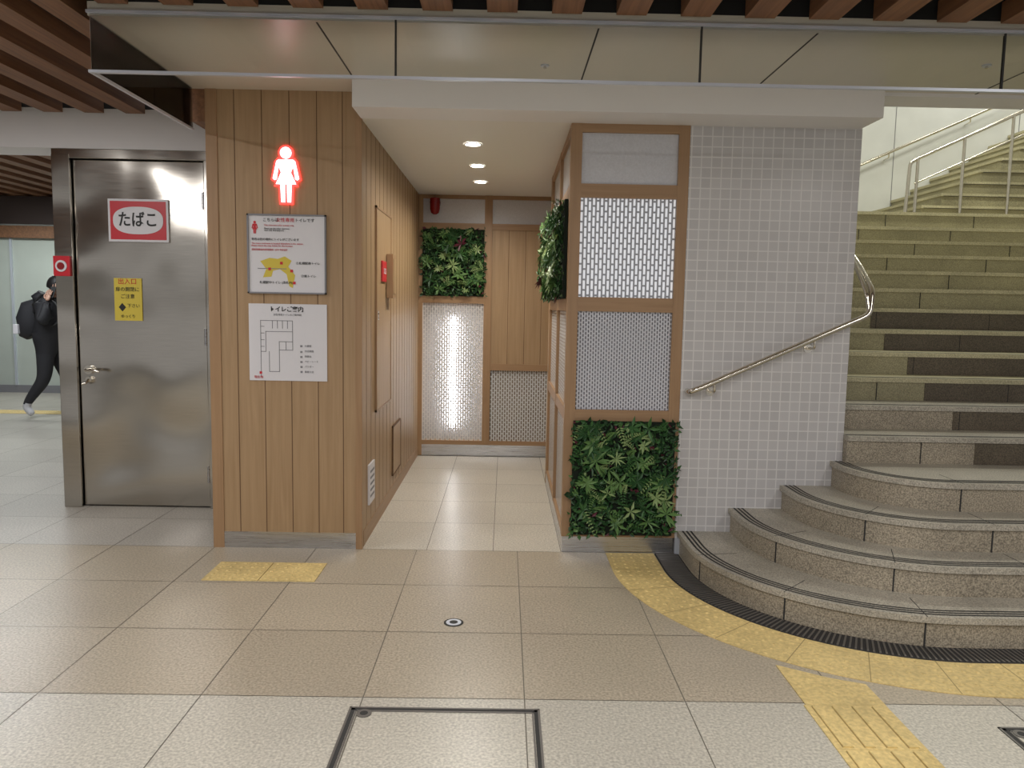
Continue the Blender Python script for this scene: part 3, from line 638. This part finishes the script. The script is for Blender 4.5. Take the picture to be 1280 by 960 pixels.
ho=bpy.data.objects.new('hair',mh); ROOT.objects.link(ho); ho.parent=pe; ho.location=(.110,0,1.665); ho.rotation_euler=(0,math.radians(12),0)
hb=B('hood',pe); hb.tube([(-.07,0,1.46),(-.09,0,1.52),(-.06,0,1.57)],.1,COAT,16,[.09,.11,.06]); hb.done()
def hand(base,dirv,side,nrm):
    base,dirv,side,nrm=[Vector(q) for q in (base,dirv,side,nrm)]
    dirv.normalize()
    vs=[base,base+dirv*.045,base+dirv*.085]
    skinmesh('palm',[tuple(v) for v in vs],[(0,1),(1,2)],[.024,(.036,.020),(.038,.018)],0,lambda c:SKIN,2)
    for k,(sd,L) in enumerate(((-.030,.065),(-.010,.075),(.010,.070),(.028,.055))):
        p=base+dirv*.075+side*sd
        skinmesh('finger_%d'%(k+1),[tuple(p),tuple(p+dirv*L*.5+nrm*.004),tuple(p+dirv*L*.85+nrm*.018),tuple(p+dirv*L+nrm*.032)],[(0,1),(1,2),(2,3)],[.009,.0085,.008,.007],0,lambda c:SKIN,1)
    p=base+dirv*.03-side*.03
    skinmesh('thumb',[tuple(p),tuple(p+dirv*.03-side*.022+nrm*.01),tuple(p+dirv*.058-side*.028+nrm*.024)],[(0,1),(1,2)],[.011,.010,.008],0,lambda c:SKIN,1)
hand((.10,-.195,1.47),(.05,.25,.96),(1,0,0),(0,1,0))
hand((.045,.29,.93),(.15,0,-1),(1,0,0),(0,-1,0))
ph=B('phone',pe); ph.obox((.12,-.125,1.58),(.036,0,0),(0,.004,0),(.01,.03,.07),BLACK); ph.done(.002)
bp_=B('backpack',pe)
bp_.tube([(-.21,0,1.02),(-.23,0,1.06),(-.24,0,1.25),(-.21,0,1.40),(-.16,0,1.46)],.1,PANT,18,[.08,.135,.15,.12,.05])
bp_.tube([(-.29,0,1.06),(-.305,0,1.16),(-.29,0,1.24)],.1,BLACK,14,[.05,.085,.05])
for sg in (-1,1): bp_.tube(smoothpath([(-.14,sg*.10,1.42),(.02,sg*.13,1.57),(.19,sg*.13,1.42),(.20,sg*.15,1.2),(-.12,sg*.16,1.06)],.06),.014,BLACK,8)
bp_.done()
cp=B('bag',pe); cp.box(-.36,-.30,-.16,-.1,1.06,1.18,PAPER); cp.done(.008)

# ------------------------------------------------------------------ lights
def area(name,loc,size,sy,en,col=(1,1,1),rot=(0,0,0)):
    li=bpy.data.lights.new(name,'AREA'); li.shape='RECTANGLE'; li.size=size; li.size_y=sy; li.energy=en; li.color=col
    o=bpy.data.objects.new(name,li); ROOT.objects.link(o); o.location=loc; o.rotation_euler=[math.radians(a) for a in rot]; return o
area('hall_fill_light',(-.1,1.0,2.765),.12,1.2,32,(1,.97,.93))  # unseen area lights added to brighten the hall, no fixtures modelled
area('hall_fill_light',(-3.2,2.9,2.765),.12,2.4,62,(1,.98,.97))  # added to brighten the left beam and door
area('hall_fill_light',(2.9,1.5,2.765),.12,1.8,30,(1,.97,.93))
area('hall_fill_light',(0,-.4,2.765),5,.15,125,(1,.98,.95))  # added behind the camera for frontal light on the walls
area('hall_fill_light',(-5.5,7.5,2.76),.2,3,75,(.92,.97,1))
area('hall_fill_light',(-6.5,11.2,2.76),3,.2,50,(.95,1,.97))
area('stairwell_fill_light',(4.2,7.3,5.3),2.5,.3,80,(1,1,.86))  # unseen area lights added over the stairs to light and tint them
area('stairwell_fill_light',(6.5,9.2,5.3),2.5,.3,30,(1,1,.92))
wd=bpy.data.worlds.new('world'); sc.world=wd; wd.use_nodes=True; wd.node_tree.nodes['Background'].inputs[0].default_value=(1,.98,.97,1); wd.node_tree.nodes['Background'].inputs[1].default_value=.45

cam=bpy.data.cameras.new('camera'); co=bpy.data.objects.new('camera',cam); ROOT.objects.link(co); sc.camera=co
cam.lens=27; cam.sensor_width=36; co.location=(0,0,1.5); co.rotation_euler=(math.radians(84.299),math.radians(-1.055),math.radians(-.495)); cam.clip_end=100
